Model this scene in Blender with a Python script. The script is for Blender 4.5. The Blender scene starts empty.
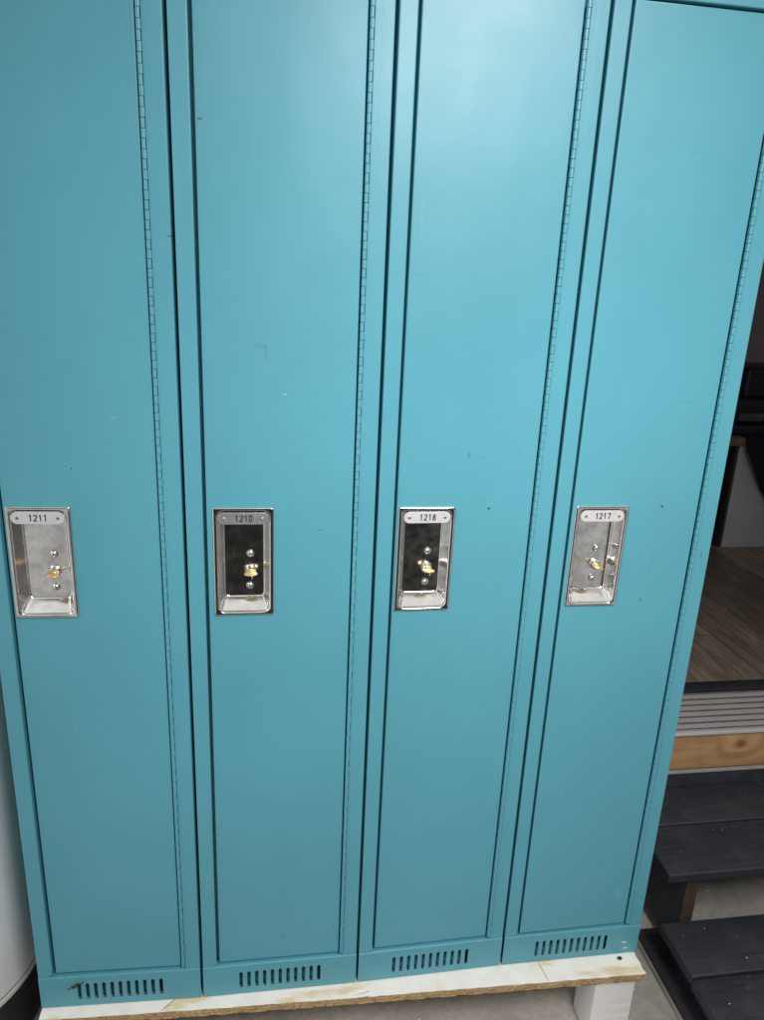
import bpy, bmesh, math, random
from mathutils import Vector, Matrix, noise
random.seed(7)
scn = bpy.context.scene
C = scn.collection
R = math.radians
PI = math.pi

# ------------------------------------------------------------------ helpers
def link_mesh(name, me, mats, parent=None, loc=(0, 0, 0), sharp=35, wn=False):
    o = bpy.data.objects.new(name, me)
    C.objects.link(o)
    for m in (mats if isinstance(mats, (list, tuple)) else [mats]):
        me.materials.append(m)
    for p in me.polygons:
        p.use_smooth = True
    me.set_sharp_from_angle(angle=R(sharp))
    if wn:
        w = o.modifiers.new('weighted', 'WEIGHTED_NORMAL')
        w.keep_sharp = True
        w.weight = 100
    o.location = loc
    if parent:
        o.parent = parent
    return o

def obj(name, bm, mats, parent=None, loc=(0, 0, 0), sharp=35, wn=False):
    bmesh.ops.recalc_face_normals(bm, faces=bm.faces)
    me = bpy.data.meshes.new(name)
    bm.to_mesh(me)
    bm.free()
    return link_mesh(name, me, mats, parent, loc, sharp, wn)

def tag(o, label, cat, group=None, kind=None):
    if label:
        o['label'] = label
    if cat:
        o['category'] = cat
    if group:
        o['group'] = group
    if kind:
        o['kind'] = kind
    return o

def thing(name, label, cat, loc=(0, 0, 0), rotz=0, group=None):
    o = bpy.data.objects.new(name, None)
    o.empty_display_size = 0.05
    C.objects.link(o)
    o.location = loc
    o.rotation_euler = (0, 0, rotz)
    return tag(o, label, cat, group)

def struct(o):
    o['kind'] = 'structure'
    return o

def box(bm, x0, x1, y0, y1, z0, z1, bev=0.0, seg=2, mi=0):
    b2 = bmesh.new()
    bmesh.ops.create_cube(b2, size=1)
    for v in b2.verts:
        v.co = Vector(((x0 + x1) / 2 + v.co.x * (x1 - x0), (y0 + y1) / 2 + v.co.y * (y1 - y0), (z0 + z1) / 2 + v.co.z * (z1 - z0)))
    if bev > 0:
        bmesh.ops.bevel(b2, geom=list(b2.edges), offset=bev, segments=seg, profile=0.5, affect='EDGES')
    for f in b2.faces:
        f.material_index = mi
    me = bpy.data.meshes.new('tmp')
    b2.to_mesh(me)
    b2.free()
    bm.from_mesh(me)
    bpy.data.meshes.remove(me)
    return bm

def boxes(*args):
    bm = bmesh.new()
    for a in args:
        box(bm, *a)
    return bm

def lathe(bm, prof, M=Matrix.Identity(4), n=28, mi=0, close_start=True, close_end=True):
    """prof: list of (r, h) ; axis = local z ; M places it"""
    rings = []
    for r, h in prof:
        if r < 1e-7:
            rings.append([bm.verts.new(M @ Vector((0, 0, h)))])
        else:
            rings.append([bm.verts.new(M @ Vector((r * math.cos(2 * PI * k / n), r * math.sin(2 * PI * k / n), h))) for k in range(n)])
    for a, b in zip(rings, rings[1:]):
        if len(a) == 1 and len(b) == 1:
            continue
        for k in range(n):
            k2 = (k + 1) % n
            if len(a) == 1:
                f = bm.faces.new((a[0], b[k], b[k2]))
            elif len(b) == 1:
                f = bm.faces.new((a[k], a[k2], b[0]))
            else:
                f = bm.faces.new((a[k], a[k2], b[k2], b[k]))
            f.material_index = mi
    return bm

def curve_mesh(cu):
    o = bpy.data.objects.new('tmpc', cu)
    C.objects.link(o)
    dg = bpy.context.evaluated_depsgraph_get()
    dg.update()
    me = bpy.data.meshes.new_from_object(o.evaluated_get(dg))
    bpy.data.objects.remove(o)
    return me

ROT = Matrix.Rotation(PI / 2, 4, 'X')      # curve plane xy -> world xz, +z -> -y (towards the viewer)

def sheet(polys, yfront, depth, bev, bres=2):
    """pressed sheet with holes. polys = [(x,z)...] outer first then holes; front face at y=yfront"""
    cu = bpy.data.curves.new('tmpc', 'CURVE')
    cu.dimensions = '2D'
    cu.fill_mode = 'BOTH'
    for pts in polys:
        s = cu.splines.new('POLY')
        s.points.add(len(pts) - 1)
        for p, (x, z) in zip(s.points, pts):
            p.co = (x, z, 0, 1)
        s.use_cyclic_u = True
    cu.extrude = max(depth / 2 - bev, 0.00005)
    cu.bevel_depth = bev
    cu.bevel_resolution = bres
    cu.offset = -bev
    me = curve_mesh(cu)
    bpy.data.curves.remove(cu)
    me.transform(Matrix.Translation((0, yfront + depth / 2, 0)) @ ROT)
    return me

def rrect(x0, x1, z0, z1, r, n=5):
    pts = []
    for cx, cz, a in ((x1 - r, z0 + r, -90), (x1 - r, z1 - r, 0), (x0 + r, z1 - r, 90), (x0 + r, z0 + r, 180)):
        for k in range(n + 1):
            t = R(a + 90 * k / n)
            pts.append((cx + r * math.cos(t), cz + r * math.sin(t)))
    return pts

def text_mesh(txt, size, xs, yfront, depth, cx, cz, spacing=1.0):
    cu = bpy.data.curves.new('tmpt', 'FONT')
    cu.body = txt
    cu.size = size
    cu.align_x = 'CENTER'
    cu.align_y = 'CENTER'
    cu.space_character = spacing
    cu.extrude = depth / 2
    cu.resolution_u = 4
    me = curve_mesh(cu)
    bpy.data.curves.remove(cu)
    me.transform(Matrix.Translation((cx, yfront + depth / 2, cz)) @ ROT @ Matrix.Diagonal((xs, 1, 1, 1)))
    return me

def digits(bm, txt, h, y, cx, cz, mi, wid=0.0017):
    """stamped digits as flat mitred ribbons"""
    def arc(x, z, rx, rz, a0, a1, n=9):
        return [(x + rx * math.cos(R(a0 + (a1 - a0) * k / n)), z + rz * math.sin(R(a0 + (a1 - a0) * k / n))) for k in range(n + 1)]
    G = {'1': [([(0.10, 0.78), (0.30, 0.95), (0.30, 0.0)], False)],
         '2': [(arc(0.27, 0.72, 0.22, 0.24, 165, -25) + [(0.08, 0.05), (0.52, 0.05)], False)],
         '0': [(arc(0.27, 0.77, 0.20, 0.20, 180, 0) + arc(0.27, 0.23, 0.20, 0.20, 0, -180), True)],
         '8': [(arc(0.27, 0.745, 0.18, 0.215, 0, 350, 14), True), (arc(0.27, 0.265, 0.21, 0.235, 0, 350, 14), True)],
         '7': [([(0.04, 0.95), (0.50, 0.95), (0.22, 0.0)], False)]}
    adv = 0.72 * h
    x = cx - adv * len(txt) / 2 + 0.09 * h
    for ch in txt:
        for gi, (pts, closed) in enumerate(G[ch]):
            P = [Vector((x + a * h, cz + (b - 0.48) * h)) for a, b in pts]
            n = len(P)
            L, Rr = [], []
            for k in range(n):
                p0 = P[k - 1] if (k or closed) else None
                p1 = P[(k + 1) % n] if (k < n - 1 or closed) else None
                d0 = (P[k] - p0).normalized() if p0 is not None else None
                d1 = (p1 - P[k]).normalized() if p1 is not None else None
                d0 = d0 or d1
                d1 = d1 or d0
                t = (d0 + d1).normalized()
                nn = Vector((-t.y, t.x)) * (wid / 2 / max(0.45, t.dot(d1)))
                yy = y - 0.00004 * gi
                L.append([bm.verts.new((P[k].x + nn.x, q, P[k].y + nn.y)) for q in (yy, yy + 0.0004)])
                Rr.append([bm.verts.new((P[k].x - nn.x, q, P[k].y - nn.y)) for q in (yy, yy + 0.0004)])
            for k in range(n if closed else n - 1):
                k2 = (k + 1) % n
                for f in ((L[k][0], L[k2][0], Rr[k2][0], Rr[k][0]), (L[k][0], L[k][1], L[k2][1], L[k2][0]), (Rr[k][0], Rr[k2][0], Rr[k2][1], Rr[k][1])):
                    bm.faces.new(f).material_index = mi
        x += adv

def add_me(bm, me, mi=0):
    n0 = len(bm.faces)
    bm.from_mesh(me)
    bpy.data.meshes.remove(me)
    bm.faces.ensure_lookup_table()
    for f in bm.faces[n0:]:
        f.material_index = mi

# ------------------------------------------------------------------ materials
class NT:
    def __init__(s, name):
        s.m = bpy.data.materials.new(name)
        s.m.use_nodes = True
        s.t = s.m.node_tree
        s.b = s.t.nodes['Principled BSDF']
        s.L = s.t.links
    def n(s, typ, **kw):
        d = s.t.nodes.new(typ)
        for k, v in kw.items():
            setattr(d, k, v)
        return d
    def link(s, a, b):
        s.L.new(a, b)
    def val(s, x, sock):
        if isinstance(x, (int, float, tuple)):
            sock.default_value = x
        else:
            s.L.new(x, sock)
    def math(s, op, a, b=None, c=None, clamp=False):
        d = s.n('ShaderNodeMath', operation=op)
        d.use_clamp = clamp
        for i, x in enumerate((a, b, c)):
            if x is not None:
                s.val(x, d.inputs[i])
        return d.outputs[0]
    def mix(s, fac, a, b):
        d = s.n('ShaderNodeMix', data_type='RGBA')
        s.val(fac, d.inputs[0])
        for x, i in ((a, 6), (b, 7)):
            if isinstance(x, tuple) and len(x) == 3:
                x = (*x, 1)
            s.val(x, d.inputs[i])
        return d.outputs[2]
    def pos(s, obj=False):
        if obj:
            return s.n('ShaderNodeTexCoord').outputs['Object']
        return s.n('ShaderNodeNewGeometry').outputs['Position']
    def mapping(s, v, scale=(1, 1, 1), rot=(0, 0, 0), loc=(0, 0, 0)):
        d = s.n('ShaderNodeMapping')
        s.L.new(v, d.inputs[0])
        d.inputs['Scale'].default_value = scale
        d.inputs['Rotation'].default_value = rot
        d.inputs['Location'].default_value = loc
        return d.outputs[0]
    def noise(s, v, scale, detail=3, rough=0.5, dist=0.0):
        d = s.n('ShaderNodeTexNoise')
        s.L.new(v, d.inputs['Vector'])
        d.inputs['Scale'].default_value = scale
        d.inputs['Detail'].default_value = detail
        d.inputs['Roughness'].default_value = rough
        d.inputs['Distortion'].default_value = dist
        return d.outputs['Fac']
    def ramp(s, f, a, b, lo=0.0, hi=1.0):
        d = s.n('ShaderNodeMapRange')
        s.val(f, d.inputs[0])
        for i, x in enumerate((a, b, lo, hi)):
            d.inputs[i + 1].default_value = x
        return d.outputs[0]
    def voro(s, v, scale, feature='F1', out='Distance', rnd=1.0):
        d = s.n('ShaderNodeTexVoronoi', feature=feature)
        s.L.new(v, d.inputs['Vector'])
        d.inputs['Scale'].default_value = scale
        d.inputs['Randomness'].default_value = rnd
        return d.outputs[out]
    def bump(s, h, strength, dist, prev=None):
        d = s.n('ShaderNodeBump')
        d.inputs['Strength'].default_value = strength
        d.inputs['Distance'].default_value = dist
        s.L.new(h, d.inputs['Height'])
        if prev is not None:
            s.L.new(prev, d.inputs['Normal'])
        return d.outputs[0]
    def set(s, **kw):
        for k, v in kw.items():
            k = k.replace('_', ' ')
            if isinstance(v, tuple) and len(v) == 3 and k == 'Base Color':
                v = (*v, 1)
            s.val(v, s.b.inputs[k])
        return s.m

def simple(name, col, rough=0.6, metal=0.0, var=0.15, scale=20, bump=0.0, bscale=80, spec=0.5):
    t = NT(name)
    p = t.pos()
    f = t.noise(p, scale, 5, 0.6)
    c = t.mix(t.ramp(f, 0.3, 0.7), tuple(x * (1 - var) for x in col), tuple(min(1, x * (1 + var)) for x in col))
    t.set(Base_Color=c, Roughness=t.ramp(f, 0.2, 0.8, rough * 0.85, min(1, rough * 1.15)), Metallic=metal)
    t.b.inputs['Specular IOR Level'].default_value = spec
    if bump:
        t.link(t.bump(t.noise(p, bscale, 4), bump, 0.002), t.b.inputs['Normal'])
    return t.m

# teal enamel of the lockers --------------------------------------------------
TEAL = (0.088, 0.320, 0.397)
def enamel():
    t = NT('teal_enamel')
    p = t.pos()
    sx = t.n('ShaderNodeSeparateXYZ')
    t.link(p, sx.inputs[0])
    big = t.noise(p, 2.3, 3, 0.5)
    col = t.mix(t.ramp(big, 0.35, 0.65), tuple(c * 0.95 for c in TEAL), tuple(c * 1.04 for c in TEAL))
    # faint rubbed streaks
    st = t.noise(t.mapping(p, (9, 9, 1.2)), 3, 4, 0.6)
    col = t.mix(t.ramp(st, 0.58, 0.80, 0, 0.22), col, (0.12, 0.37, 0.44))
    gr = t.noise(t.mapping(p, loc=(2.3, 0, 7.7)), 7, 6, 0.7)
    col = t.mix(t.ramp(gr, 0.58, 0.78, 0, 0.22), col, (0.06, 0.235, 0.29))
    # random tiny dark nicks and pale specks
    v = t.voro(p, 9.0)
    col = t.mix(t.ramp(v, 0.007, 0.018, 0.45, 0), col, (0.015, 0.06, 0.08))
    v2 = t.voro(t.mapping(p, loc=(3.1, 1.7, 5.2)), 6.5)
    col = t.mix(t.ramp(v2, 0.008, 0.016, 0.55, 0), col, (0.35, 0.55, 0.6))
    # thin scratches (rare)
    sc = t.voro(t.mapping(p, (3.0, 3.0, 22), rot=(0, R(17), 0)), 1.5)
    col = t.mix(t.ramp(sc, 0.028, 0.036, 0.25, 0), col, (0.03, 0.15, 0.19))
    # individual marks seen on the doors: x, z, rx, rz, colour, amount
    dark, pale, white = (0.012, 0.04, 0.05), (0.2, 0.45, 0.5), (0.75, 0.8, 0.8)
    marks = [(0.489 - 0.001, 1.005 + 0.0, 0.0, 0.0, dark, 0)]
    marks = [(0.801, 1.005, .0022, .0022, dark, .9), (1.113, 1.007, .0022, .0022, dark, .9), (1.202, 0.917, .0014, .006, dark, .5),
             (0.760, 1.097, .0022, .006, dark, .3), (0.843, 1.103, .004, .0012, dark, .25), (1.186, 0.031, .006, .0022, white, .75),
             (1.190, 0.015, .0055, .002, white, .75), (0.207, 1.150, .006, .0012, pale, .6), (0.345, 1.562, .004, .0014, dark, .7),
             (1.10, 0.83, .0015, .0025, dark, .7), (0.52, 0.97, .0025, .0012, dark, .6), (1.155, 0.16, .010, .016, pale, .25),
             (0.14, 1.07, .0014, .0014, dark, .8), (0.46, .13, .0015, .0025, dark, .6), (.56, .145, .0016, .002, dark, .6), (0.462, 1.190, .003, .0010, white, .4), (0.425, 1.262, .010, .004, dark, .10), (0.433, 1.252, .003, .013, dark, .13), (0.735, 0.735, .006, .0012, dark, .22), (0.905, 0.16, .0016, .003, pale, .7), (0.30, 1.41, .004, .0015, dark, .5), (1.125, 1.19, .018, .0012, dark, .10), (0.66, 1.45, .002, .030, pale, .15), (0.11, 0.62, .0014, .020, pale, .2), (1.11, .90, .003, .022, dark, .08)]
    for x, z, rx, rz, c, a in marks:
        dx = t.math('DIVIDE', t.math('SUBTRACT', sx.outputs[0], x), rx)
        dz = t.math('DIVIDE', t.math('SUBTRACT', sx.outputs[2], z), rz)
        d = t.math('ADD', t.math('MULTIPLY', dx, dx), t.math('MULTIPLY', dz, dz))
        col = t.mix(t.ramp(d, 0.5, 1.3, a, 0), col, c)
    t.set(Base_Color=col)
    rn = t.noise(p, 5, 5, 0.6)
    t.set(Roughness=t.ramp(rn, 0.3, 0.7, 0.34, 0.43))
    t.b.inputs['Specular IOR Level'].default_value = 0.5
    b1 = t.bump(t.noise(t.mapping(p, (1.6, 1.6, 0.7)), 3.2, 2, 0.4), 0.22, 0.02)
    b1 = t.bump(t.noise(p, 14, 2, 0.5), 0.05, 0.006, b1)
    b2 = t.bump(t.noise(p, 420, 2, 0.5), 0.05, 0.0008, b1)
    t.link(b2, t.b.inputs['Normal'])
    return t.m
M_TEAL = enamel()

def steel():
    t = NT('bright_steel')
    p = t.pos()
    n1 = t.noise(p, 45, 5, 0.65)
    brushed = t.noise(t.mapping(p, (60, 60, 900)), 1.0, 3)
    t.set(Base_Color=t.mix(t.ramp(n1, 0.35, 0.7), (0.70, 0.69, 0.66), (0.56, 0.55, 0.53)), Metallic=1.0,
          Roughness=t.ramp(n1, 0.3, 0.75, 0.10, 0.26))
    b = t.bump(t.noise(p, 22, 2, 0.5), 0.10, 0.003)
    b = t.bump(brushed, 0.03, 0.0005, b)
    t.link(b, t.b.inputs['Normal'])
    return t.m
M_STEEL = steel()
M_SCREW = simple('screw_steel', (0.76, 0.76, 0.74), 0.24, 1.0, 0.08, 200)
M_BRASS = simple('brass', (0.84, 0.62, 0.28), 0.46, 0.85, 0.06, 60)
M_TAGW = simple('white_tag_enamel', (0.52, 0.51, 0.505), 0.38, 0.0, 0.06, 120)
M_TAGG = simple('bare_tag_metal', (0.36, 0.36, 0.37), 0.4, 0.6, 0.12, 150)
M_INK = simple('black_ink', (0.012, 0.012, 0.014), 0.5)
M_INKG = simple('worn_ink', (0.012, 0.013, 0.015), 0.5)
M_RIVET = simple('dull_rivet', (0.22, 0.21, 0.2), 0.4, 0.9)

CRACKS = [(0.243, -0.011, 42, 0.024, 0.0011), (1.000, -0.022, 98, 0.028, 0.0010), (0.62, -0.030, 10, 0.018, 0.0008)]
def white_paint_wood():
    t = NT('worn_white_paint')
    p = t.pos()
    n1 = t.noise(t.mapping(p, (1.0, 3.2, 3.2)), 5.5, 6, 0.62, 0.4)
    gr = t.noise(t.mapping(p, (2.0, 40, 40)), 4, 5, 0.6, 0.8)
    wood = t.mix(t.ramp(gr, 0.3, 0.7), (0.60, 0.42, 0.17), (0.74, 0.58, 0.32))
    paint = t.mix(t.ramp(t.noise(p, 30, 4), 0.3, 0.7), (0.80, 0.755, 0.68), (0.87, 0.83, 0.76))
    col = t.mix(t.ramp(n1, 0.575, 0.66, 0, 0.75), paint, wood)
    v = t.voro(p, 14.0)
    col = t.mix(t.ramp(v, 0.016, 0.03, 0.8, 0), col, (0.10, 0.08, 0.06))
    sx = t.n('ShaderNodeSeparateXYZ')
    t.link(p, sx.inputs[0])
    for x, y, ang, la, lb in CRACKS:
        ca, sa = math.cos(R(ang)), math.sin(R(ang))
        wob = t.math('MULTIPLY', t.math('SUBTRACT', t.noise(p, 70, 3), 0.5), 0.006)
        ddx = t.math('SUBTRACT', sx.outputs[0], x)
        ddy = t.math('ADD', t.math('SUBTRACT', sx.outputs[1], y), wob)
        u = t.math('DIVIDE', t.math('ADD', t.math('MULTIPLY', ddx, ca), t.math('MULTIPLY', ddy, sa)), la)
        v_ = t.math('DIVIDE', t.math('SUBTRACT', t.math('MULTIPLY', ddy, ca), t.math('MULTIPLY', ddx, sa)), lb)
        dd = t.math('ADD', t.math('MULTIPLY', u, u), t.math('MULTIPLY', v_, v_))
        col = t.mix(t.ramp(dd, 0.5, 1.2, 0.75, 0), col, (0.07, 0.05, 0.035))
    t.set(Base_Color=col, Roughness=0.55)
    h = t.math('ADD', t.math('MULTIPLY', gr, 0.5), t.ramp(n1, 0.57, 0.62, 0.4, 0))
    t.link(t.bump(h, 0.35, 0.0015), t.b.inputs['Normal'])
    return t.m
M_WHITE = white_paint_wood()
M_WHITEL = simple('white_leg_paint', (0.80, 0.79, 0.77), 0.5, 0, 0.05, 12, 0.1, 60)

def chipboard():
    t = NT('chipboard_edge')
    p = t.pos()
    a = t.voro(t.mapping(p, (260, 260, 620)), 1.0, out='Color')
    sh = t.n('ShaderNodeSeparateColor')
    t.link(a, sh.inputs[0])
    n = t.noise(p, 60, 6, 0.7)
    f = t.math('ADD', t.math('MULTIPLY', sh.outputs[0], 0.6), t.math('MULTIPLY', n, 0.5))
    col = t.mix(t.ramp(f, 0.2, 0.9), (0.22, 0.125, 0.055), (0.64, 0.44, 0.23))
    t.set(Base_Color=col, Roughness=0.9)
    t.link(t.bump(f, 0.8, 0.002), t.b.inputs['Normal'])
    return t.m
M_CHIP = chipboard()

def concrete():
    t = NT('garage_concrete')
    p = t.pos()
    n1 = t.noise(p, 5, 8, 0.65)
    n2 = t.noise(p, 60, 6, 0.7)
    col = t.mix(t.ramp(n1, 0.3, 0.7), (0.36, 0.335, 0.30), (0.60, 0.565, 0.515))
    col = t.mix(t.ramp(n2, 0.4, 0.75, 0, 0.5), col, (0.22, 0.205, 0.19))
    v = t.voro(p, 42)
    col = t.mix(t.ramp(v, 0.05, 0.10, 0.5, 0), col, (0.6, 0.58, 0.54))
    st = t.noise(t.mapping(p, loc=(4, 2, 0)), 2.2, 4, 0.6)
    col = t.mix(t.ramp(st, 0.50, 0.66, 0, 0.55), col, (0.17, 0.145, 0.12))
    t.set(Base_Color=col, Roughness=0.85)
    t.link(t.bump(n2, 0.4, 0.002), t.b.inputs['Normal'])
    return t.m
M_CONC = concrete()

def charcoal_wood():
    t = NT('charcoal_painted_boards')
    p = t.pos()
    gr = t.noise(t.mapping(p, (3, 60, 60)), 3, 5, 0.6, 0.5)
    n = t.noise(p, 14, 5, 0.65)
    col = t.mix(t.ramp(gr, 0.3, 0.75), (0.013, 0.015, 0.022), (0.030, 0.033, 0.043))
    col = t.mix(t.ramp(n, 0.5, 0.75, 0, 0.45), col, (0.056, 0.056, 0.060))
    v = t.voro(p, 26)
    col = t.mix(t.ramp(v, 0.04, 0.09, 0.35, 0), col, (0.2, 0.2, 0.2))
    t.set(Base_Color=col, Roughness=t.ramp(n, 0.3, 0.7, 0.5, 0.68))
    t.link(t.bump(gr, 0.35, 0.0015), t.b.inputs['Normal'])
    return t.m
M_CHAR = charcoal_wood()

def raw_timber():
    t = NT('raw_timber')
    p = t.pos()
    # knot centre distorts the rings
    kx, kz = 1.685, 0.215
    sx = t.n('ShaderNodeSeparateXYZ')
    t.link(p, sx.inputs[0])
    dx = t.math('SUBTRACT', sx.outputs[0], kx)
    dz = t.math('SUBTRACT', sx.outputs[2], kz)
    d2 = t.math('SQRT', t.math('ADD', t.math('MULTIPLY', t.math('MULTIPLY', dx, dx), 0.55), t.math('MULTIPLY', dz, dz)))
    pull = t.ramp(d2, 0.0, 0.06, 1.0, 0.0)
    base = t.noise(t.mapping(p, (1.3, 1, 10)), 4, 3, 0.5, 0.3)
    ph = t.math('ADD', t.math('ADD', t.math('MULTIPLY', sx.outputs[2], 55.0), t.math('MULTIPLY', base, 9.0)), t.math('MULTIPLY', pull, 8.0))
    w = t.math('ADD', t.math('MULTIPLY', t.math('SINE', ph), 0.5), 0.5)
    fine = t.noise(t.mapping(p, (6, 60, 160)), 3, 4, 0.6)
    col = t.mix(w, (0.43, 0.225, 0.095), (0.56, 0.335, 0.16))
    col = t.mix(t.ramp(fine, 0.45, 0.8, 0, 0.5), col, (0.34, 0.19, 0.08))
    col = t.mix(t.ramp(d2, 0.006, 0.016, 0.85, 0), col, (0.20, 0.085, 0.03))
    dirt = t.noise(p, 16, 5, 0.6)
    col = t.mix(t.ramp(dirt, 0.55, 0.8, 0, 0.5), col, (0.28, 0.2, 0.13))
    t.set(Base_Color=col, Roughness=0.75)
    t.link(t.bump(fine, 0.3, 0.001), t.b.inputs['Normal'])
    return t.m
M_TIMB = raw_timber()

def plank_floor():
    t = NT('wood_plank_floor')
    p = t.mapping(t.pos(), rot=(0, 0, R(-91)), loc=(0.3, 0.06, 0))
    br = t.n('ShaderNodeTexBrick')
    t.link(p, br.inputs['Vector'])
    br.offset = 0.37
    br.inputs['Scale'].default_value = 1.0
    br.inputs['Brick Width'].default_value = 1.2
    br.inputs['Row Height'].default_value = 0.17
    br.inputs['Mortar Size'].default_value = 0.0016
    br.inputs['Color1'].default_value = (0.115, 0.088, 0.068, 1)
    br.inputs['Color2'].default_value = (0.30, 0.235, 0.18, 1)
    br.inputs['Mortar'].default_value = (0.02, 0.015, 0.012, 1)
    g = t.noise(t.mapping(p, (1.2, 14, 1)), 4, 6, 0.65, 0.7)
    col = t.mix(t.ramp(g, 0.38, 0.66, 0, 0.85), br.outputs['Color'], (0.075, 0.052, 0.038))
    g2 = t.noise(t.mapping(p, (2.5, 9, 1), loc=(3, 1, 0)), 5, 5, 0.6)
    col = t.mix(t.ramp(g2, 0.55, 0.8, 0, 0.5), col, (0.40, 0.315, 0.235))
    t.set(Base_Color=col, Roughness=t.ramp(g, 0.3, 0.7, 0.35, 0.5))
    t.link(t.bump(g, 0.2, 0.001), t.b.inputs['Normal'])
    return t.m
M_PLANK = plank_floor()

def alu():
    t = NT('dull_aluminium')
    p = t.pos()
    n = t.noise(t.mapping(p, (8, 60, 60)), 6, 5, 0.65)
    col = t.mix(t.ramp(n, 0.3, 0.75), (0.53, 0.50, 0.485), (0.36, 0.335, 0.32))
    t.set(Base_Color=col, Metallic=0.25, Roughness=t.ramp(n, 0.3, 0.7, 0.38, 0.6))
    return t.m
M_ALU = alu()
def tank_paint():
    t = NT('scuffed_white_steel')
    p = t.pos()
    n = t.noise(p, 9, 6, 0.65)
    col = t.mix(t.ramp(n, 0.35, 0.75), (0.84, 0.83, 0.82), (0.74, 0.73, 0.72))
    v = t.voro(p, 30)
    col = t.mix(t.ramp(v, 0.03, 0.07, 0.7, 0), col, (0.12, 0.1, 0.09))
    sc = t.noise(t.mapping(p, (6, 6, 26)), 2.2, 6, 0.7)
    col = t.mix(t.ramp(sc, 0.60, 0.74, 0, 0.45), col, (0.30, 0.285, 0.27))
    t.set(Base_Color=col, Roughness=0.4)
    t.link(t.bump(t.noise(p, 6, 3), 0.3, 0.006), t.b.inputs['Normal'])
    return t.m
M_TANK = tank_paint()
M_BLACK = simple('black_rubber', (0.015, 0.016, 0.02), 0.55, 0, 0.3, 40, 0.3)
M_BLACKG = simple('black_plastic', (0.020, 0.022, 0.030), 0.4, 0, 0.3, 12)
M_MACH = simple('grey_plastic', (0.07, 0.068, 0.07), 0.5, 0, 0.3, 12)
M_GROOVE = simple('groove_shade_grime', (0.13, 0.112, 0.105), 0.85, 0, 0.4, 60)  # dark groove colour: recess shade painted in together with grime
M_WALL = simple('plain_wall_paint', (0.42, 0.41, 0.40), 0.8, 0, 0.05, 6, 0.1)
M_ROOM = simple('mauve_grey_wall', (0.26, 0.22, 0.24), 0.8, 0, 0.06, 5, 0.1)
M_CAB = simple('grey_cabinet_paint', (0.44, 0.46, 0.49), 0.5, 0, 0.05, 8)
M_CTOP = simple('brown_countertop', (0.17, 0.115, 0.085), 0.45, 0, 0.3, 25)
M_CLOTH = simple('dark_navy_cloth', (0.018, 0.024, 0.038), 0.95, 0, 0.3, 60, 0.5, 200)
M_GREYL = simple('grey_flashing', (0.33, 0.31, 0.29), 0.6, 0, 0.15, 30)
M_LEAF = simple('dry_green_leaf', (0.05, 0.11, 0.035), 0.7, 0, 0.3, 90)
M_FLECK = simple('white_paint_fleck', (0.78, 0.77, 0.74), 0.7, 0, 0.1, 60)
M_DIRTW = simple('bare_brown_wood_end', (0.055, 0.034, 0.02), 0.85, 0, 0.4, 60, 0.5, 150)

# ------------------------------------------------------------------ lockers
W, H, DEP = 0.305, 1.829, 0.38
FLOOR = -0.19
# front corners of the slightly uneven row
SEAM_Y = [0.007, -0.004, -0.005, 0.001, 0.001]
CUPX = [0.0855, 0.0915, 0.0855, 0.0877]
NUMS = ['1211', '1210', '1218', '1217']
LABELS = ['teal metal locker with white number tag 1211, beside the white tank',
          'teal metal locker with dull bare metal number tag 1210',
          'teal metal locker with number tag 1218, between lockers 1210 and 1217',
          'teal metal locker with white number tag 1217, next to the dark steps']
DX0, DX1, DZ0, DZ1 = 0.0340, 0.2661, 0.0795, 1.7550
RAILZ = 0.0735

def locker_body():
    bm = bmesh.new()
    x0, x1, t = 0.0018, 0.3032, 0.0012
    yb = 0.019
    box(bm, x0, x0 + t, yb, DEP, 0.0, H)
    box(bm, x1 - t, x1, yb, DEP, 0.0, H)
    box(bm, x0 + t, x1 - t, DEP - t, DEP, 0.0, H)
    box(bm, x0 + t, x1 - t, yb, DEP - t, H - t, H)
    box(bm, x0 + t, x1 - t, yb, DEP - t, 0.0, t)
    return bm

def locker_frame():
    bm = bmesh.new()
    x0, x1 = 0.0026, 0.3024
    b = RAILZ + 0.0006
    add_me(bm, sheet([[(x0, b), (0.0258, b), (0.0258, b + 0.0050), (0.0288, b + 0.0050), (0.0288, H), (x0, H)]], 0.0, 0.0188, 0.0018, 3))
    box(bm, 0.2745, x1 - 0.0015, 0.0001, 0.0187, RAILZ + 0.0008, H - 0.0001, 0.0005, 1)
    box(bm, 0.2830, x1, 0.0, 0.0188, RAILZ + 0.0006, H, 0.0022, 3)
    box(bm, 0.0295, 0.2743, 0.0002, 0.0186, DZ1 + 0.004, H - 0.0002, 0.0022, 3)
    # rebate strips the door closes against
    box(bm, 0.0290, 0.0420, 0.0200, 0.0215, RAILZ, H - 0.01)
    box(bm, 0.2610, 0.2760, 0.0200, 0.0215, RAILZ, H - 0.01)
    return bm

def vent_rail():
    polys = [[(0.0022, 0.0003), (0.3028, 0.0003), (0.3028, RAILZ), (0.0022, RAILZ)]]
    for k in range(11):
        cx = 0.0752 + k * 0.01525
        z0, z1, r = 0.0146, 0.0544, 0.0031
        pts = []
        for j in range(7):
            a = PI * j / 6
            pts.append((cx + r * math.cos(a), z1 - r + r * math.sin(a)))
        for j in range(7):
            a = PI + PI * j / 6
            pts.append((cx + r * math.cos(a), z0 + r + r * math.sin(a)))
        polys.append(pts)
    me = sheet(polys, -0.0010, 0.0040, 0.0018, 3)
    bm = bmesh.new()
    bm.from_mesh(me)
    bpy.data.meshes.remove(me)
    box(bm, 0.0026, 0.3024, 0.0024, 0.0186, RAILZ - 0.0022, RAILZ - 0.0004, 0.0004, 1)   # top flange
    return bm

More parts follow.
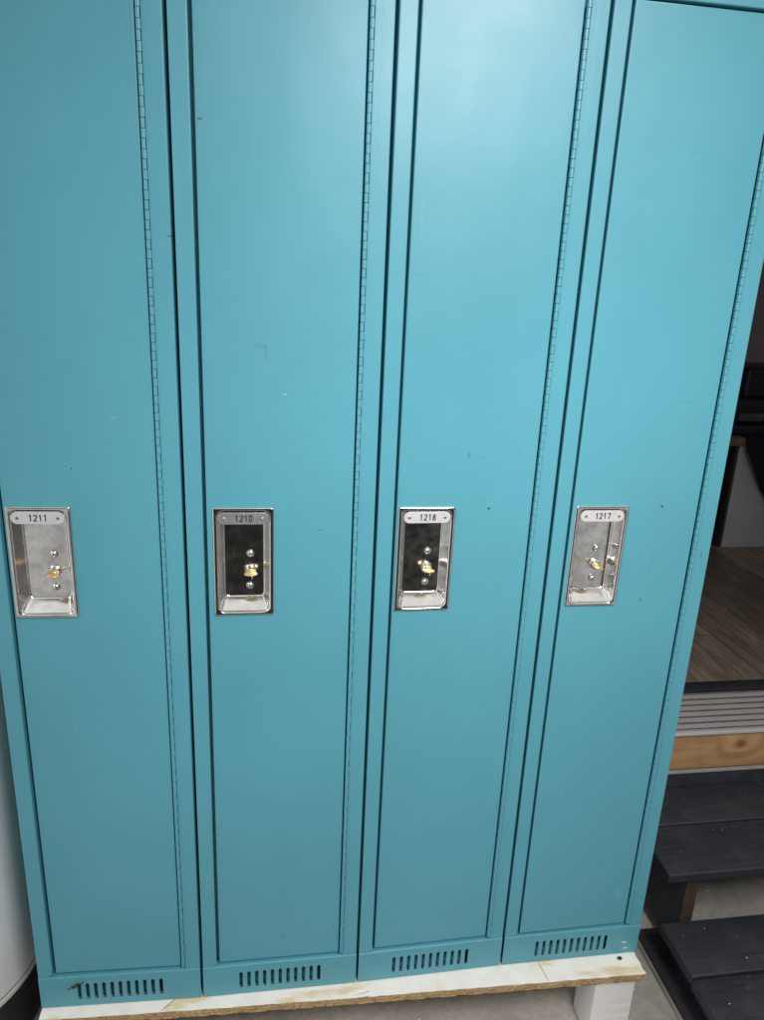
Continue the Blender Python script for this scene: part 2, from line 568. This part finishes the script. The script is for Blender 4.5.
def door_mesh(cx):
    outer = [(DX0, DZ0), (DX1, DZ0), (DX1, DZ1), (DX0, DZ1)]
    hole = rrect(cx - 0.0445, cx + 0.0445, 0.8285, 1.0040, 0.006, 4)
    return sheet([outer, hole], 0.0040, 0.0140, 0.0016, 2)

def hinge_bm():
    bm = bmesh.new()
    per = 0.02567
    n = int((DZ1 - DZ0) / per)
    prof = []
    # barrel cross-section: half round, runs from the door edge to the stile
    def seg(z0, z1, x0, x1, y0):
        pts = []
        m = 6
        for k in range(m + 1):
            a = PI * k / m
            ca = math.cos(a)
            pts.append(((x0 + x1) / 2 - (x1 - x0) / 2 * math.copysign(abs(ca) ** 0.5, ca), y0 - 0.0025 * max(0.0, math.sin(a)) ** 0.5))
        pts += [(x1, y0 + 0.004), (x0, y0 + 0.004)]
        lo = [bm.verts.new((x, y, z0)) for x, y in pts]
        hi = [bm.verts.new((x, y, z1)) for x, y in pts]
        for k in range(len(pts)):
            k2 = (k + 1) % len(pts)
            bm.faces.new((lo[k], lo[k2], hi[k2], hi[k]))
        bm.faces.new(lo[::-1])
        bm.faces.new(hi)
    for k in range(n):
        z = DZ0 + 0.002 + k * per
        seg(z + 0.0007, z + 0.0131, 0.2682, 0.2738, 0.0004)          # knuckle of the door leaf
        seg(z + 0.0138, z + per - 0.0001, 0.2683, 0.2744, 0.0002)             # knuckle of the frame leaf
    return bm

# recessed steel cup: concentric loops
def cup_bm():
    bm = bmesh.new()
    n = 5
    def ring(x0, x1, z0, z1, r, y):
        return [bm.verts.new((x, y, z)) for x, z in rrect(x0, x1, z0, z1, r, n)]
    hw, z0, z1 = 0.0483, 0.8226, 1.0090
    f = -0.0042
    iw = 0.0405
    bw = 0.0325
    R_ = [ring(-hw, hw, z0, z1, 0.004, 0.0005), ring(-hw, hw, z0, z1, 0.004, f + 0.0016), ring(-hw + 0.0005, hw - 0.0005, z0 + 0.0005, z1 - 0.0005, 0.0036, f + 0.0006),
          ring(-hw + 0.0016, hw - 0.0016, z0 + 0.0016, z1 - 0.0016, 0.003, f),
          ring(-iw - 0.0022, iw + 0.0022, 0.8262, 1.0050, 0.0110, f), ring(-iw - 0.0008, iw + 0.0008, 0.8276, 1.0040, 0.0100, f + 0.0007),
          ring(-iw, iw, 0.8285, 1.0033, 0.0095, f + 0.0024),
          ring(-iw + 0.0008, iw - 0.0008, 0.8302, 1.0028, 0.0090, 0.002),
          ring(-iw + 0.0036, iw - 0.0036, 0.8388, 1.0020, 0.0088, 0.0100),
          ring(-bw - 0.0016, bw + 0.0016, 0.8455, 1.0010, 0.0085, 0.0195), ring(-bw - 0.0004, bw + 0.0004, 0.8468, 1.0004, 0.0080, 0.0216),
          ring(-bw + 0.0016, bw - 0.0016, 0.8485, 0.9996, 0.0075, 0.0222)]
    for a, b in zip(R_, R_[1:]):
        m = len(a)
        for k in range(m):
            bm.faces.new((a[k], a[(k + 1) % m], b[(k + 1) % m], b[k]))
    bm.faces.new(R_[-1])
    return bm

Y90 = Matrix.Rotation(PI / 2, 4, 'X')       # lathe axis z -> -y (towards the viewer)
def place(x, y, z, M=Matrix.Identity(4)):
    return Matrix.Translation((x, y, z)) @ Y90 @ M

def screw_bm(x, z, rot):
    bm = bmesh.new()
    lathe(bm, [(0.0050, 0.0), (0.0052, 0.0010), (0.0048, 0.0024), (0.0037, 0.0037), (0.0019, 0.0044), (0.0, 0.0046)], place(x, 0.0221, z), 20)
    lathe(bm, [(0.0066, 0.0), (0.0066, 0.0006), (0.0052, 0.0008)], place(x, 0.0220, z), 20)
    return bm

def collar_bm(x, z):
    bm = bmesh.new()
    lathe(bm, [(0.0098, 0.0), (0.0098, 0.0016), (0.0088, 0.0026), (0.0086, 0.0075), (0.0078, 0.0090), (0.0060, 0.0092), (0.0055, 0.0080), (0.0, 0.0078)], place(x, 0.0221, z), 28)
    return bm

def turn_bm(x, z, roll):
    """flat oval brass thumb turn sticking out of the lock collar, with a small steel pin below"""
    bm = bmesh.new()
    M0 = Matrix.Translation((x, 0.0, z)) @ Matrix.Rotation(roll, 4, 'Y')
    # stem
    lathe(bm, [(0.0045, 0.0), (0.0045, 0.0042), (0.0035, 0.005)], M0 @ Matrix.Translation((0, 0.0140, 0)) @ Y90, 18)
    # oval head lying flat, slightly domed
    lathe(bm, [(0.0, -0.0022), (0.0080, -0.0021), (0.0105, -0.0013), (0.0111, 0.0), (0.0105, 0.0013), (0.0080, 0.0021), (0.0040, 0.0025), (0.0, 0.0026)],
          M0 @ Matrix.Translation((0, 0.0060, -0.0002)) @ Matrix.Diagonal((1.0, 0.72, 1.0, 1)), 30)
    # steel pin
    lathe(bm, [(0.0009, -0.0052), (0.0012, -0.0048), (0.0010, 0.0), (0.0, 0.0)], M0 @ Matrix.Translation((0.0028, 0.0020, -0.0022)), 10, 1)
    return bm

def tag_bm(num, x):
    bm = bmesh.new()
    z = 0.9920
    add_me(bm, sheet([rrect(x - 0.0395, x + 0.0395, z - 0.0098, z + 0.0098, 0.0096, 8)], -0.0062, 0.0016, 0.0005, 1), 0)
    digits(bm, num, 0.0102, -0.00635, x + 0.0005, z, 1)
    for s in (-1, 1):
        lathe(bm, [(0.0024, 0.0), (0.0023, 0.0006), (0.0014, 0.0012), (0.0, 0.0014)], Matrix.Translation((x + s * 0.0300, -0.0061, z)) @ Y90, 14, 2)
    # folded tongue that carries the tag
    box(bm, x - 0.034, x + 0.034, -0.0044, 0.0200, z + 0.0100, z + 0.0108, 0, 1, 3)
    return bm

def build_locker():
    t = thing('locker', LABELS[0], 'locker', (0, 0, 0), 0, 'row of teal lockers')
    obj('cabinet_body', locker_body(), M_TEAL, t)
    obj('door_frame', locker_frame(), M_TEAL, t, wn=True)
    obj('vent_rail', vent_rail(), M_TEAL, t, wn=True)
    obj('hinge', hinge_bm(), M_TEAL, t, sharp=50)
    return t

base = build_locker()
lockers = []
for i in range(4):
    if i == 0:
        t = base
    else:
        t = base.copy()
        C.objects.link(t)
        for ch in base.children:
            if ch.name.split('.')[0] in ('cabinet_body', 'door_frame', 'vent_rail', 'hinge'):
                c = ch.copy()
                C.objects.link(c)
                c.parent = t
    lockers.append(t)
TURN = [0.12, 0.02, 0.10, 0.30]
for i, t in enumerate(lockers):
    ya, yb = SEAM_Y[i], SEAM_Y[i + 1]
    t.location = (i * W, ya, 0.0)
    t.rotation_euler = (0, 0, math.atan2(yb - ya, W))
    t['label'] = LABELS[i]
    cx = CUPX[i]
    d = link_mesh('door', door_mesh(cx), M_TEAL, t, wn=True)
    if i == 3:                                  # this door stands a hair proud at its lock side
        d.rotation_euler.z = 0.012
        d.location.y = -0.012 * DX1
    cup = obj('handle_cup', cup_bm(), M_STEEL, t, (cx, 0.0050 - (0.0022 if i == 3 else 0.0), 0), sharp=50, wn=True)
    lx = 0.0100
    white = i != 1
    obj('number_tag', tag_bm(NUMS[i], 0.0), [M_TAGW, M_INK, M_RIVET, M_STEEL] if white else [M_TAGG, M_INKG, M_TAGG, M_STEEL], cup)
    obj('screw', screw_bm(lx, 0.9230, 0), M_SCREW, cup)
    obj('screw', screw_bm(lx - 0.001, 0.8660, 1), M_SCREW, cup)
    obj('lock_collar', collar_bm(lx, 0.8935), M_SCREW, cup)
    obj('thumb_turn', turn_bm(lx + 0.0005, 0.8925, TURN[i]), [M_BRASS, M_SCREW], cup)

# ------------------------------------------------------------------ plinth the lockers stand on
pl = thing('locker_stand', 'low stand of worn white painted chipboard under the lockers', 'stand', (0, 0, FLOOR))
def top_board():
    bm = bmesh.new()
    nx, ny = 150, 30
    T = 0.019
    def yfront(x):
        return -0.016 - 0.036 * min(1, max(0, x / 1.2)) ** 0.75
    rows = []
    for j in range(ny + 1):
        row = []
        for k in range(nx + 1):
            u, v = k / nx, j / ny
            x = 0.003 + 1.210 * u
            yf = yfront(x)
            if j == 0:
                yf += 0.0012 * noise.noise(Vector((x * 60, 3.3, 0)))
            y = yf + (0.42 - yf) * v ** 2.2
            if k == nx:
                x += 0.007 * noise.noise(Vector((y * 75, 1.7, 0))) + 0.004 * noise.noise(Vector((y * 210, 4.7, 0))) + (0.004 if y < -0.03 else 0.0)
            row.append((x, y))
        rows.append(row)
    top = [[bm.verts.new((x, y, -FLOOR - 0.0006 - (0.0010 if (j == 0 or k in (0, nx)) else 0) + 0.0)) for k, (x, y) in enumerate(r)] for j, r in enumerate(rows)]
    bot = [[bm.verts.new((x, y + (0.001 if j == 0 else 0), -FLOOR - T + (0.0025 * max(0, noise.noise(Vector((x * 35, 9.1, 0)))) if j == 0 else 0))) for x, y in r] for j, r in enumerate(rows)]
    for j in range(ny):
        for k in range(nx):
            bm.faces.new((top[j][k], top[j][k + 1], top[j + 1][k + 1], top[j + 1][k])).material_index = 0
            bm.faces.new((bot[j][k], bot[j + 1][k], bot[j + 1][k + 1], bot[j][k + 1])).material_index = 1
    for k in range(nx):
        bm.faces.new((top[0][k], bot[0][k], bot[0][k + 1], top[0][k + 1])).material_index = 1
        bm.faces.new((top[ny][k], top[ny][k + 1], bot[ny][k + 1], bot[ny][k])).material_index = 0
    for j in range(ny):
        bm.faces.new((top[j][0], top[j + 1][0], bot[j + 1][0], bot[j][0])).material_index = 1
        bm.faces.new((top[j][nx], bot[j][nx], bot[j + 1][nx], top[j + 1][nx])).material_index = 1
    return bm
obj('top_board', top_board(), [M_WHITE, M_CHIP], pl)
def leg_bm(x0, x1, y0, y1):
    bm = bmesh.new()
    box(bm, x0, x1, y0, y1, 0.0, -FLOOR - 0.0195, 0.0045, 2)
    bmesh.ops.subdivide_edges(bm, edges=[e for e in bm.edges if abs((e.verts[0].co - e.verts[1].co).z) > 0.1], cuts=30)
    for v in bm.verts:
        if v.co.x > x1 - 0.003 and v.co.y < y0 + 0.004:
            v.co.x -= 0.005 * max(0, noise.noise(Vector((v.co.z * 70, 2.2, 0))))
            v.co.y += 0.003 * max(0, noise.noise(Vector((v.co.z * 50, 7.2, 0))))
    bm.faces.ensure_lookup_table()
    bm.normal_update()
    for f in bm.faces:
        c = f.calc_center_median()
        if f.normal.x > 0.25 and f.normal.y < -0.25 and noise.noise(Vector((c.z * 40, 1.2, 0))) > -0.3:
            f.material_index = 1
    return bm
for (a, b, c, d) in ((1.113, 1.206, -0.040, 0.040), (0.010, 0.100, -0.012, 0.070), (1.113, 1.206, 0.320, 0.400), (0.010, 0.100, 0.320, 0.400)):
    obj('leg', leg_bm(a, b, c, d), [M_WHITEL, M_CHIP], pl)

# small things on the stand and the vent
bm = bmesh.new()
lathe(bm, [(0.0, 0.0), (0.0040, 0.0004), (0.0046, 0.0022), (0.0030, 0.0042), (0.0, 0.0048)], Matrix.Translation((0, 0, 0)) @ Matrix.Diagonal((1.2, 0.9, 1, 1)), 12)
o = obj('pebble', bm, M_BLACK, None, (1.1745, -0.0115, -0.0008))
tag(o, 'tiny black pebble lying on the white board below locker 1217', 'pebble')
bm = bmesh.new()
def leaflet(cx, cz, ang, L, w):
    ca, sa = math.cos(ang), math.sin(ang)
    n = 6
    up, dn = [], []
    for k in range(n + 1):
        u = k / n
        hw = w * math.sin(PI * min(0.98, max(0.02, u))) ** 0.8 + 0.0003
        bx = u * L
        y = -0.0030 - 0.003 * math.sin(PI * u)
        up.append(bm.verts.new((cx + bx * ca - hw * sa, y, cz + bx * sa + hw * ca)))
        dn.append(bm.verts.new((cx + bx * ca + hw * sa, y - 0.0008, cz + bx * sa - hw * ca)))
    for k in range(n):
        bm.faces.new((up[k], dn[k], dn[k + 1], up[k + 1]))
leaflet(0.0, 0.0, R(35), 0.019, 0.0030)
leaflet(0.012, 0.010, R(8), 0.013, 0.0013)
leaflet(0.001, -0.001, R(160), 0.008, 0.0020)
bmesh.ops.solidify(bm, geom=list(bm.faces), thickness=0.0004)
o = obj('leaf', bm, M_LEAF, None, (0.061, 0.0045, 0.0500))
tag(o, 'small green leaf scrap caught on the vent slots of locker 1211', 'leaf')

# ------------------------------------------------------------------ dark wooden steps
sx0, sx1 = 1.340, 2.62
st = thing('wooden_steps', 'two charcoal painted open wooden steps leading up to the doorway', 'steps', (0, 0, FLOOR))
Z = -FLOOR
def board(x0, x1, y0, y1, ztop, th, seed):
    bm = bmesh.new()
    box(bm, x0, x1, y0, y1, Z + ztop - th, Z + ztop, 0.0030, 3)
    return bm
obj('tread', board(sx0, sx1, 0.1085, 0.262, 0.090, 0.024, 1), M_CHAR, st)
obj('tread', board(sx0 - 0.004, sx1, 0.2675, 0.403, 0.0905, 0.024, 2), M_CHAR, st)
obj('tread', board(sx0, sx1, -0.0310, 0.1100, -0.050, 0.024, 3), M_CHAR, st)
obj('tread', board(sx0 - 0.003, sx1, -0.185, -0.0365, -0.0515, 0.024, 4), M_CHAR, st)
bm = boxes((1.400, 1.432, 0.128, 0.402, Z - 0.158, Z + 0.0655, 0.002, 2, 0), (1.4005, 1.4315, 0.1255, 0.1278, Z - 0.157, Z + 0.0650, 0, 1, 1))
obj('riser_support', bm, [M_CHAR, M_DIRTW], st)
obj('riser_support', boxes((2.50, 2.532, 0.128, 0.402, Z - 0.105, Z + 0.0655, 0.002)), M_CHAR, st)
obj('side_board', boxes((1.372, 1.404, -0.17, 0.100, 0.0452, Z - 0.0745, 0.002)), M_CHAR, st)
obj('side_board', boxes((2.50, 2.532, -0.17, 0.100, 0.0452, Z - 0.0745, 0.002)), M_CHAR, st)
bm = boxes((1.3425, 1.432, -0.30, 0.185, 0.006, 0.0450, 0.003), (1.3380, 1.3423, -0.30, 0.185, 0.0005, 0.014, 0.0008, 1, 1))
obj('base_runner', bm, [M_CHAR, M_GREYL], st)
obj('base_runner', boxes((2.46, 2.55, -0.30, 0.185, 0.006, 0.0450, 0.003)), M_CHAR, st)
obj('back_post', boxes((1.400, 1.436, 0.362, 0.400, 0.0, Z - 0.1585, 0.002)), M_CHAR, st)
obj('back_post', boxes((2.50, 2.536, 0.362, 0.400, 0.0, Z - 0.1055, 0.002)), M_CHAR, st)

# ------------------------------------------------------------------ doorway sill, wall, room behind
sl = thing('door_sill', 'raw timber door sill with ridged aluminium threshold above the dark steps', 'door sill', (0, 0, 0))
X0, X1 = 1.30, 2.62
obj('sill_beam', boxes((X0, X1, 0.4045, 0.498, 0.1440, 0.2560, 0.003)), M_TIMB, sl)
obj('flashing', boxes((X0, X1, 0.4005, 0.47, 0.1325, 0.1385, 0.001)), M_GREYL, sl)
obj('kick_board', boxes((X0, X1, 0.4050, 0.430, -0.02, 0.1320, 0.002)), M_CHAR, sl)
bm = bmesh.new()
# ridged profile swept along x
prof = [(0.4015, 0.2505), (0.4012, 0.2605), (0.4022, 0.2622), (0.410, 0.2622)]
y = 0.414
prof.append((0.4105, 0.2572))
for k in range(6):
    prof += [(y, 0.2572), (y + 0.0008, 0.2630), (y + 0.0190, 0.2636), (y + 0.0202, 0.2572)]
    y += 0.0275
prof += [(0.586, 0.2600), (0.586, 0.2565)]
lo = [bm.verts.new((X0, a, b)) for a, b in prof]
hi = [bm.verts.new((X1, a, b)) for a, b in prof]
for k in range(len(prof)):
    k2 = (k + 1) % len(prof)
    bm.faces.new((lo[k], hi[k], hi[k2], lo[k2]))
bm.faces.new(lo); bm.faces.new(hi[::-1])
bmesh.ops.triangulate(bm, faces=[f for f in bm.faces if len(f.verts) > 4])
bm.normal_update()
for f in bm.faces:
    c = f.calc_center_median()
    if 0.4108 < c.y < 0.584 and c.z < 0.2612 and len(f.verts) == 4:
        f.material_index = 1
th = obj('threshold_plate', bm, [M_ALU, M_GROOVE], sl, sharp=20)
obj('threshold_lip', boxes((X0, X1, 0.3960, 0.4008, 0.2520, 0.2610, 0.0012)), M_TAGW, sl)
obj('rubber_strip', boxes((X0, X1, 0.5866, 0.6340, 0.2565, 0.2680, 0.003)), M_BLACK, sl)

wl = boxes((-1.2, 1.398, 0.500, 0.640, FLOOR, 2.65), (1.398, 2.62, 0.500, 0.640, 2.35, 2.65), (2.62, 3.9, 0.500, 0.640, FLOOR, 2.65), (1.398, 2.62, 0.5005, 0.6395, FLOOR, 0.2555))
o = obj('house_wall', wl, M_WALL)
tag(o, 'plain grey wall behind the lockers with an open doorway over the steps', 'wall')

struct(obj('room_floor', boxes((0.6, 5.0, 0.6342, 4.2, 0.20, 0.2600)), M_PLANK))
struct(obj('room_wall', boxes((0.6, 5.0, 4.2002, 4.30, 0.20, 2.70), (0.5, 0.5998, 0.6402, 4.30, 0.20, 2.70)), M_ROOM))
struct(obj('room_ceiling', boxes((0.5, 5.1, 0.6405, 4.30, 2.7005, 2.78)), M_ROOM))

cab = thing('cabinet', 'grey cabinet with brown countertop standing inside the doorway', 'cabinet', (2.458, 1.754, 0.26))
obj('cabinet_panel', boxes((0.0, 1.2, 0.0, 0.020, 0.0, 0.4685, 0.002)), M_CAB, cab)
obj('edge_trim', boxes((-0.012, -0.0005, 0.004, 0.020, 0.0, 0.4685, 0.001)), M_DIRTW, cab)
obj('cabinet_body', boxes((-0.020, 1.19, 0.0205, 0.55, 0.002, 0.4680)), M_BLACKG, cab)
obj('countertop', boxes((-0.08, 1.25, -0.015, 0.57, 0.4690, 0.507, 0.004)), M_CTOP, cab)

mc = thing('machine', 'black boxy machine sitting on the brown countertop in the dim room', 'machine', (2.458, 1.80, 0.7672))
obj('machine_base', boxes((-0.050, 0.42, -0.02, 0.25, 0.0, 0.046, 0.012, 3)), M_BLACKG, mc)
obj('machine_body', boxes((-0.042, 0.40, 0.005, 0.25, 0.0465, 0.160, 0.030, 4)), M_BLACKG, mc)
obj('machine_tray', boxes((-0.016, 0.10, -0.030, 0.004, 0.062, 0.100, 0.008, 3)), M_MACH, mc)
obj('machine_tower', boxes((0.010, 0.44, 0.010, 0.30, 0.1605, 0.285, 0.016, 3)), M_BLACKG, mc)

bm = bmesh.new()
# cloth hanging over the cabinet front, lower hem runs diagonally
n = 16
frontv, backv = [], []
for k in range(n + 1):
    u = k / n
    x = 0.004 + 0.62 * u
    zb = 0.462 - 0.40 * min(1.0, u * 2.3) - 0.012 * math.sin(u * 11)
    yy = -0.026 - 0.012 * math.sin(u * 23) - 0.008
    frontv.append((bm.verts.new((x, yy, 0.511)), bm.verts.new((x, yy - 0.006 * math.cos(u * 17), zb))))
    backv.append(bm.verts.new((x, 0.03, 0.5115 + 0.002 * math.sin(u * 20))))
for k in range(n):
    bm.faces.new((frontv[k][0], frontv[k][1], frontv[k + 1][1], frontv[k + 1][0]))
    bm.faces.new((frontv[k][0], frontv[k + 1][0], backv[k + 1], backv[k]))
bmesh.ops.solidify(bm, geom=list(bm.faces), thickness=0.003)
o = obj('cloth', bm, M_CLOTH, None, (2.458, 1.754, 0.26))
tag(o, 'dark navy cloth draped over the front edge of the brown countertop', 'cloth')

# ------------------------------------------------------------------ white tank on the left
TKX, TKY, TKZ = -0.270, 0.190, -0.060
tk = thing('water_tank', 'tall white round steel tank behind the left side of locker 1211', 'tank', (TKX, TKY, TKZ))
bm = bmesh.new()
lathe(bm, [(0.0, 0.0), (0.205, 0.0), (0.214, 0.003), (0.2185, 0.009), (0.2195, 0.020), (0.2195, 0.0262)], n=96)
obj('bottom_rim', bm, M_TANK, tk)
bm = bmesh.new()
lathe(bm, [(0.213, 0.0264), (0.2172, 0.0268), (0.2192, 0.0284), (0.2200, 0.034), (0.2200, 1.24), (0.212, 1.27), (0.15, 1.295), (0.0, 1.30)], n=96)
obj('shell', bm, M_TANK, tk)
bm = bmesh.new()
hb = TKZ - FLOOR - 0.0008
lathe(bm, [(0.0, 0.0), (0.205, 0.0), (0.210, 0.004), (0.210, hb - 0.006), (0.204, hb), (0.0, hb)], n=64)
o = obj('tank_base', bm, M_BLACK, None, (TKX, TKY, FLOOR + 0.0004))
tag(o, 'round black base block on the floor under the white tank', 'base')

# ------------------------------------------------------------------ ground
bm = boxes((-1.2, 3.2, -1.7, 0.52, FLOOR - 0.1, FLOOR))
g = struct(obj('concrete_floor', bm, M_CONC))

# white flecks of paint and grit on floor and steps
bm = bmesh.new()
def fleck(x, y, z, s):
    M = Matrix.Translation((x, y, z)) @ Matrix.Rotation(random.uniform(0, 6), 4, 'Z')
    a, b, h = s * random.uniform(0.6, 1.2), s * random.uniform(0.4, 0.8), s * 0.35
    vs = [bm.verts.new(M @ Vector(p)) for p in ((-a, -b * .5, 0), (a * .4, -b, 0), (a, b * .3, 0), (-a * .3, b, 0), (-a * .5, 0, h), (a * .5, -b * .2, h * .8))]
    for f in ((0, 1, 5, 4), (1, 2, 5), (2, 3, 4, 5), (3, 0, 4)):
        bm.faces.new([vs[q] for q in f])
for k in range(46):
    fleck(random.uniform(1.42, 2.1), random.uniform(0.13, 0.39), FLOOR + 0.0004, random.choice((0.0015, 0.002, 0.003, 0.005)))
for k in range(40):
    fleck(random.uniform(0.3, 1.34), random.uniform(-0.35, 0.30), FLOOR + 0.0004, random.choice((0.0015, 0.002, 0.004)))
for k in range(8):
    fleck(random.uniform(1.36, 1.75), random.uniform(-0.17, 0.09), -0.0485, random.choice((0.0012, 0.0015, 0.0025)))
for k in range(5):
    fleck(random.uniform(1.38, 1.85), random.uniform(0.13, 0.38), 0.0912, random.choice((0.0012, 0.0015, 0.0025)))
fleck(1.30, -0.03, FLOOR + 0.0004, 0.006)
fleck(1.52, 0.60, 0.2682, 0.004); fleck(1.60, 0.598, 0.2682, 0.003)
o = obj('paint_flecks', bm, M_FLECK)
tag(o, 'white flecks and grit scattered on the concrete and dark steps', 'flecks', None, 'stuff')

# ------------------------------------------------------------------ light
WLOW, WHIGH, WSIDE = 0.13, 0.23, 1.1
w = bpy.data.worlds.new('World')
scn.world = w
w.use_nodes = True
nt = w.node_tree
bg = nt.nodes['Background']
tc = nt.nodes.new('ShaderNodeTexCoord')
sp = nt.nodes.new('ShaderNodeSeparateXYZ')
nt.links.new(tc.outputs['Generated'], sp.inputs[0])
def wmath(op, a, b=None, clamp=False):
    d = nt.nodes.new('ShaderNodeMath')
    d.operation = op
    d.use_clamp = clamp
    for i, x in enumerate((a, b)):
        if isinstance(x, (int, float)):
            d.inputs[i].default_value = x
        elif x is not None:
            nt.links.new(x, d.inputs[i])
    return d.outputs[0]
def wramp(f, a, b, lo, hi):
    d = nt.nodes.new('ShaderNodeMapRange')
    d.interpolation_type = 'SMOOTHSTEP'
    nt.links.new(f, d.inputs[0])
    for i, x in enumerate((a, b, lo, hi)):
        d.inputs[i + 1].default_value = x
    return d.outputs[0]
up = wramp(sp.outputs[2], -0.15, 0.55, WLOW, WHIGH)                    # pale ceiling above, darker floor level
side = wramp(sp.outputs[0], -0.45, -0.9, 0.0, WSIDE)                   # added glow from the left, put in to brighten the tank
dark = wmath('MULTIPLY', wramp(sp.outputs[0], -0.26, -0.14, 0.0, 1.0), wramp(sp.outputs[0], 0.24, 0.40, 1.0, 0.0))  # dark patch added in the surround, in place of the viewer's body
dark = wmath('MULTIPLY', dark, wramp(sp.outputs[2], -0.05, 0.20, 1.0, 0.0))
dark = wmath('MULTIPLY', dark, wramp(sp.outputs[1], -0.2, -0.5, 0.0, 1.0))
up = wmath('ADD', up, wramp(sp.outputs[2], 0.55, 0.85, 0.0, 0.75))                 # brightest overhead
cup_glow = wmath('ADD', wmath('MULTIPLY', wramp(sp.outputs[0], 0.30, 0.40, 0.0, 1.0), wramp(sp.outputs[0], 0.52, 0.68, 1.0, 0.0)),
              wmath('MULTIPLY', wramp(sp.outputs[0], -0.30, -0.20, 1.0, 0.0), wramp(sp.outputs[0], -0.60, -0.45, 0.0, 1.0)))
cup_glow = wmath('MULTIPLY', cup_glow, wmath('MULTIPLY', wramp(sp.outputs[2], -0.65, -0.45, 0.0, 1.0), wramp(sp.outputs[2], -0.25, -0.05, 1.0, 0.0)))
cup_glow = wmath('MULTIPLY', cup_glow, wramp(sp.outputs[1], -0.3, -0.6, 0.0, 0.42))           # bright patches added to the surround for the outer cups' reflections
up = wmath('ADD', up, cup_glow)
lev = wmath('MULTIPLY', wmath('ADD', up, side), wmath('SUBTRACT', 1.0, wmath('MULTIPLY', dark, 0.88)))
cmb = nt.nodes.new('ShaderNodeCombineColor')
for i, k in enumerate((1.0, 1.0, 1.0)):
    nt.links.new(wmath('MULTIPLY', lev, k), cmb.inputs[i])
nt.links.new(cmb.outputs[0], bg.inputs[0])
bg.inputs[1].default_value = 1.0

def area(name, loc, target, sx, sy, power, col):
    l = bpy.data.lights.new(name, 'AREA')
    l.shape = 'RECTANGLE'
    l.size, l.size_y = sx, sy
    l.energy = power
    l.color = col
    o = bpy.data.objects.new(name, l)
    C.objects.link(o)
    o.location = loc
    o.rotation_euler = (Vector(target) - Vector(loc)).to_track_quat('-Z', 'Y').to_euler()
    return o
lamp = area('ceiling_lamp', (1.05, -1.5, 2.2), (0.75, 0.0, 0.95), 0.60, 0.60, 9.0, (1.0, 0.99, 0.98))
lamp.data.spread = R(75)

# ------------------------------------------------------------------ camera (solved from the photograph)
cam = bpy.data.cameras.new('camera')
co = bpy.data.objects.new('camera', cam)
C.objects.link(co)
xr = Vector((0.9883, -0.1464, 0.0426)); fw = Vector((0.1524, 0.9415, -0.3007))
fw.normalize(); xr = (xr - fw * xr.dot(fw)).normalized(); up = xr.cross(fw)
m = Matrix((xr, up, -fw)).transposed().to_4x4()
m.translation = Vector((0.4328, -1.1545, 1.3727))
co.matrix_world = m
cam.sensor_fit = 'VERTICAL'
cam.sensor_height = 36.0
cam.lens = 750.0 / 1020.0 * 36.0
cam.clip_start = 0.02
cam.clip_end = 100
scn.camera = co
scn.view_settings.view_transform = 'Standard'
scn.view_settings.look = 'None'
scn.view_settings.exposure = 0.05
scn.view_settings.gamma = 1.0
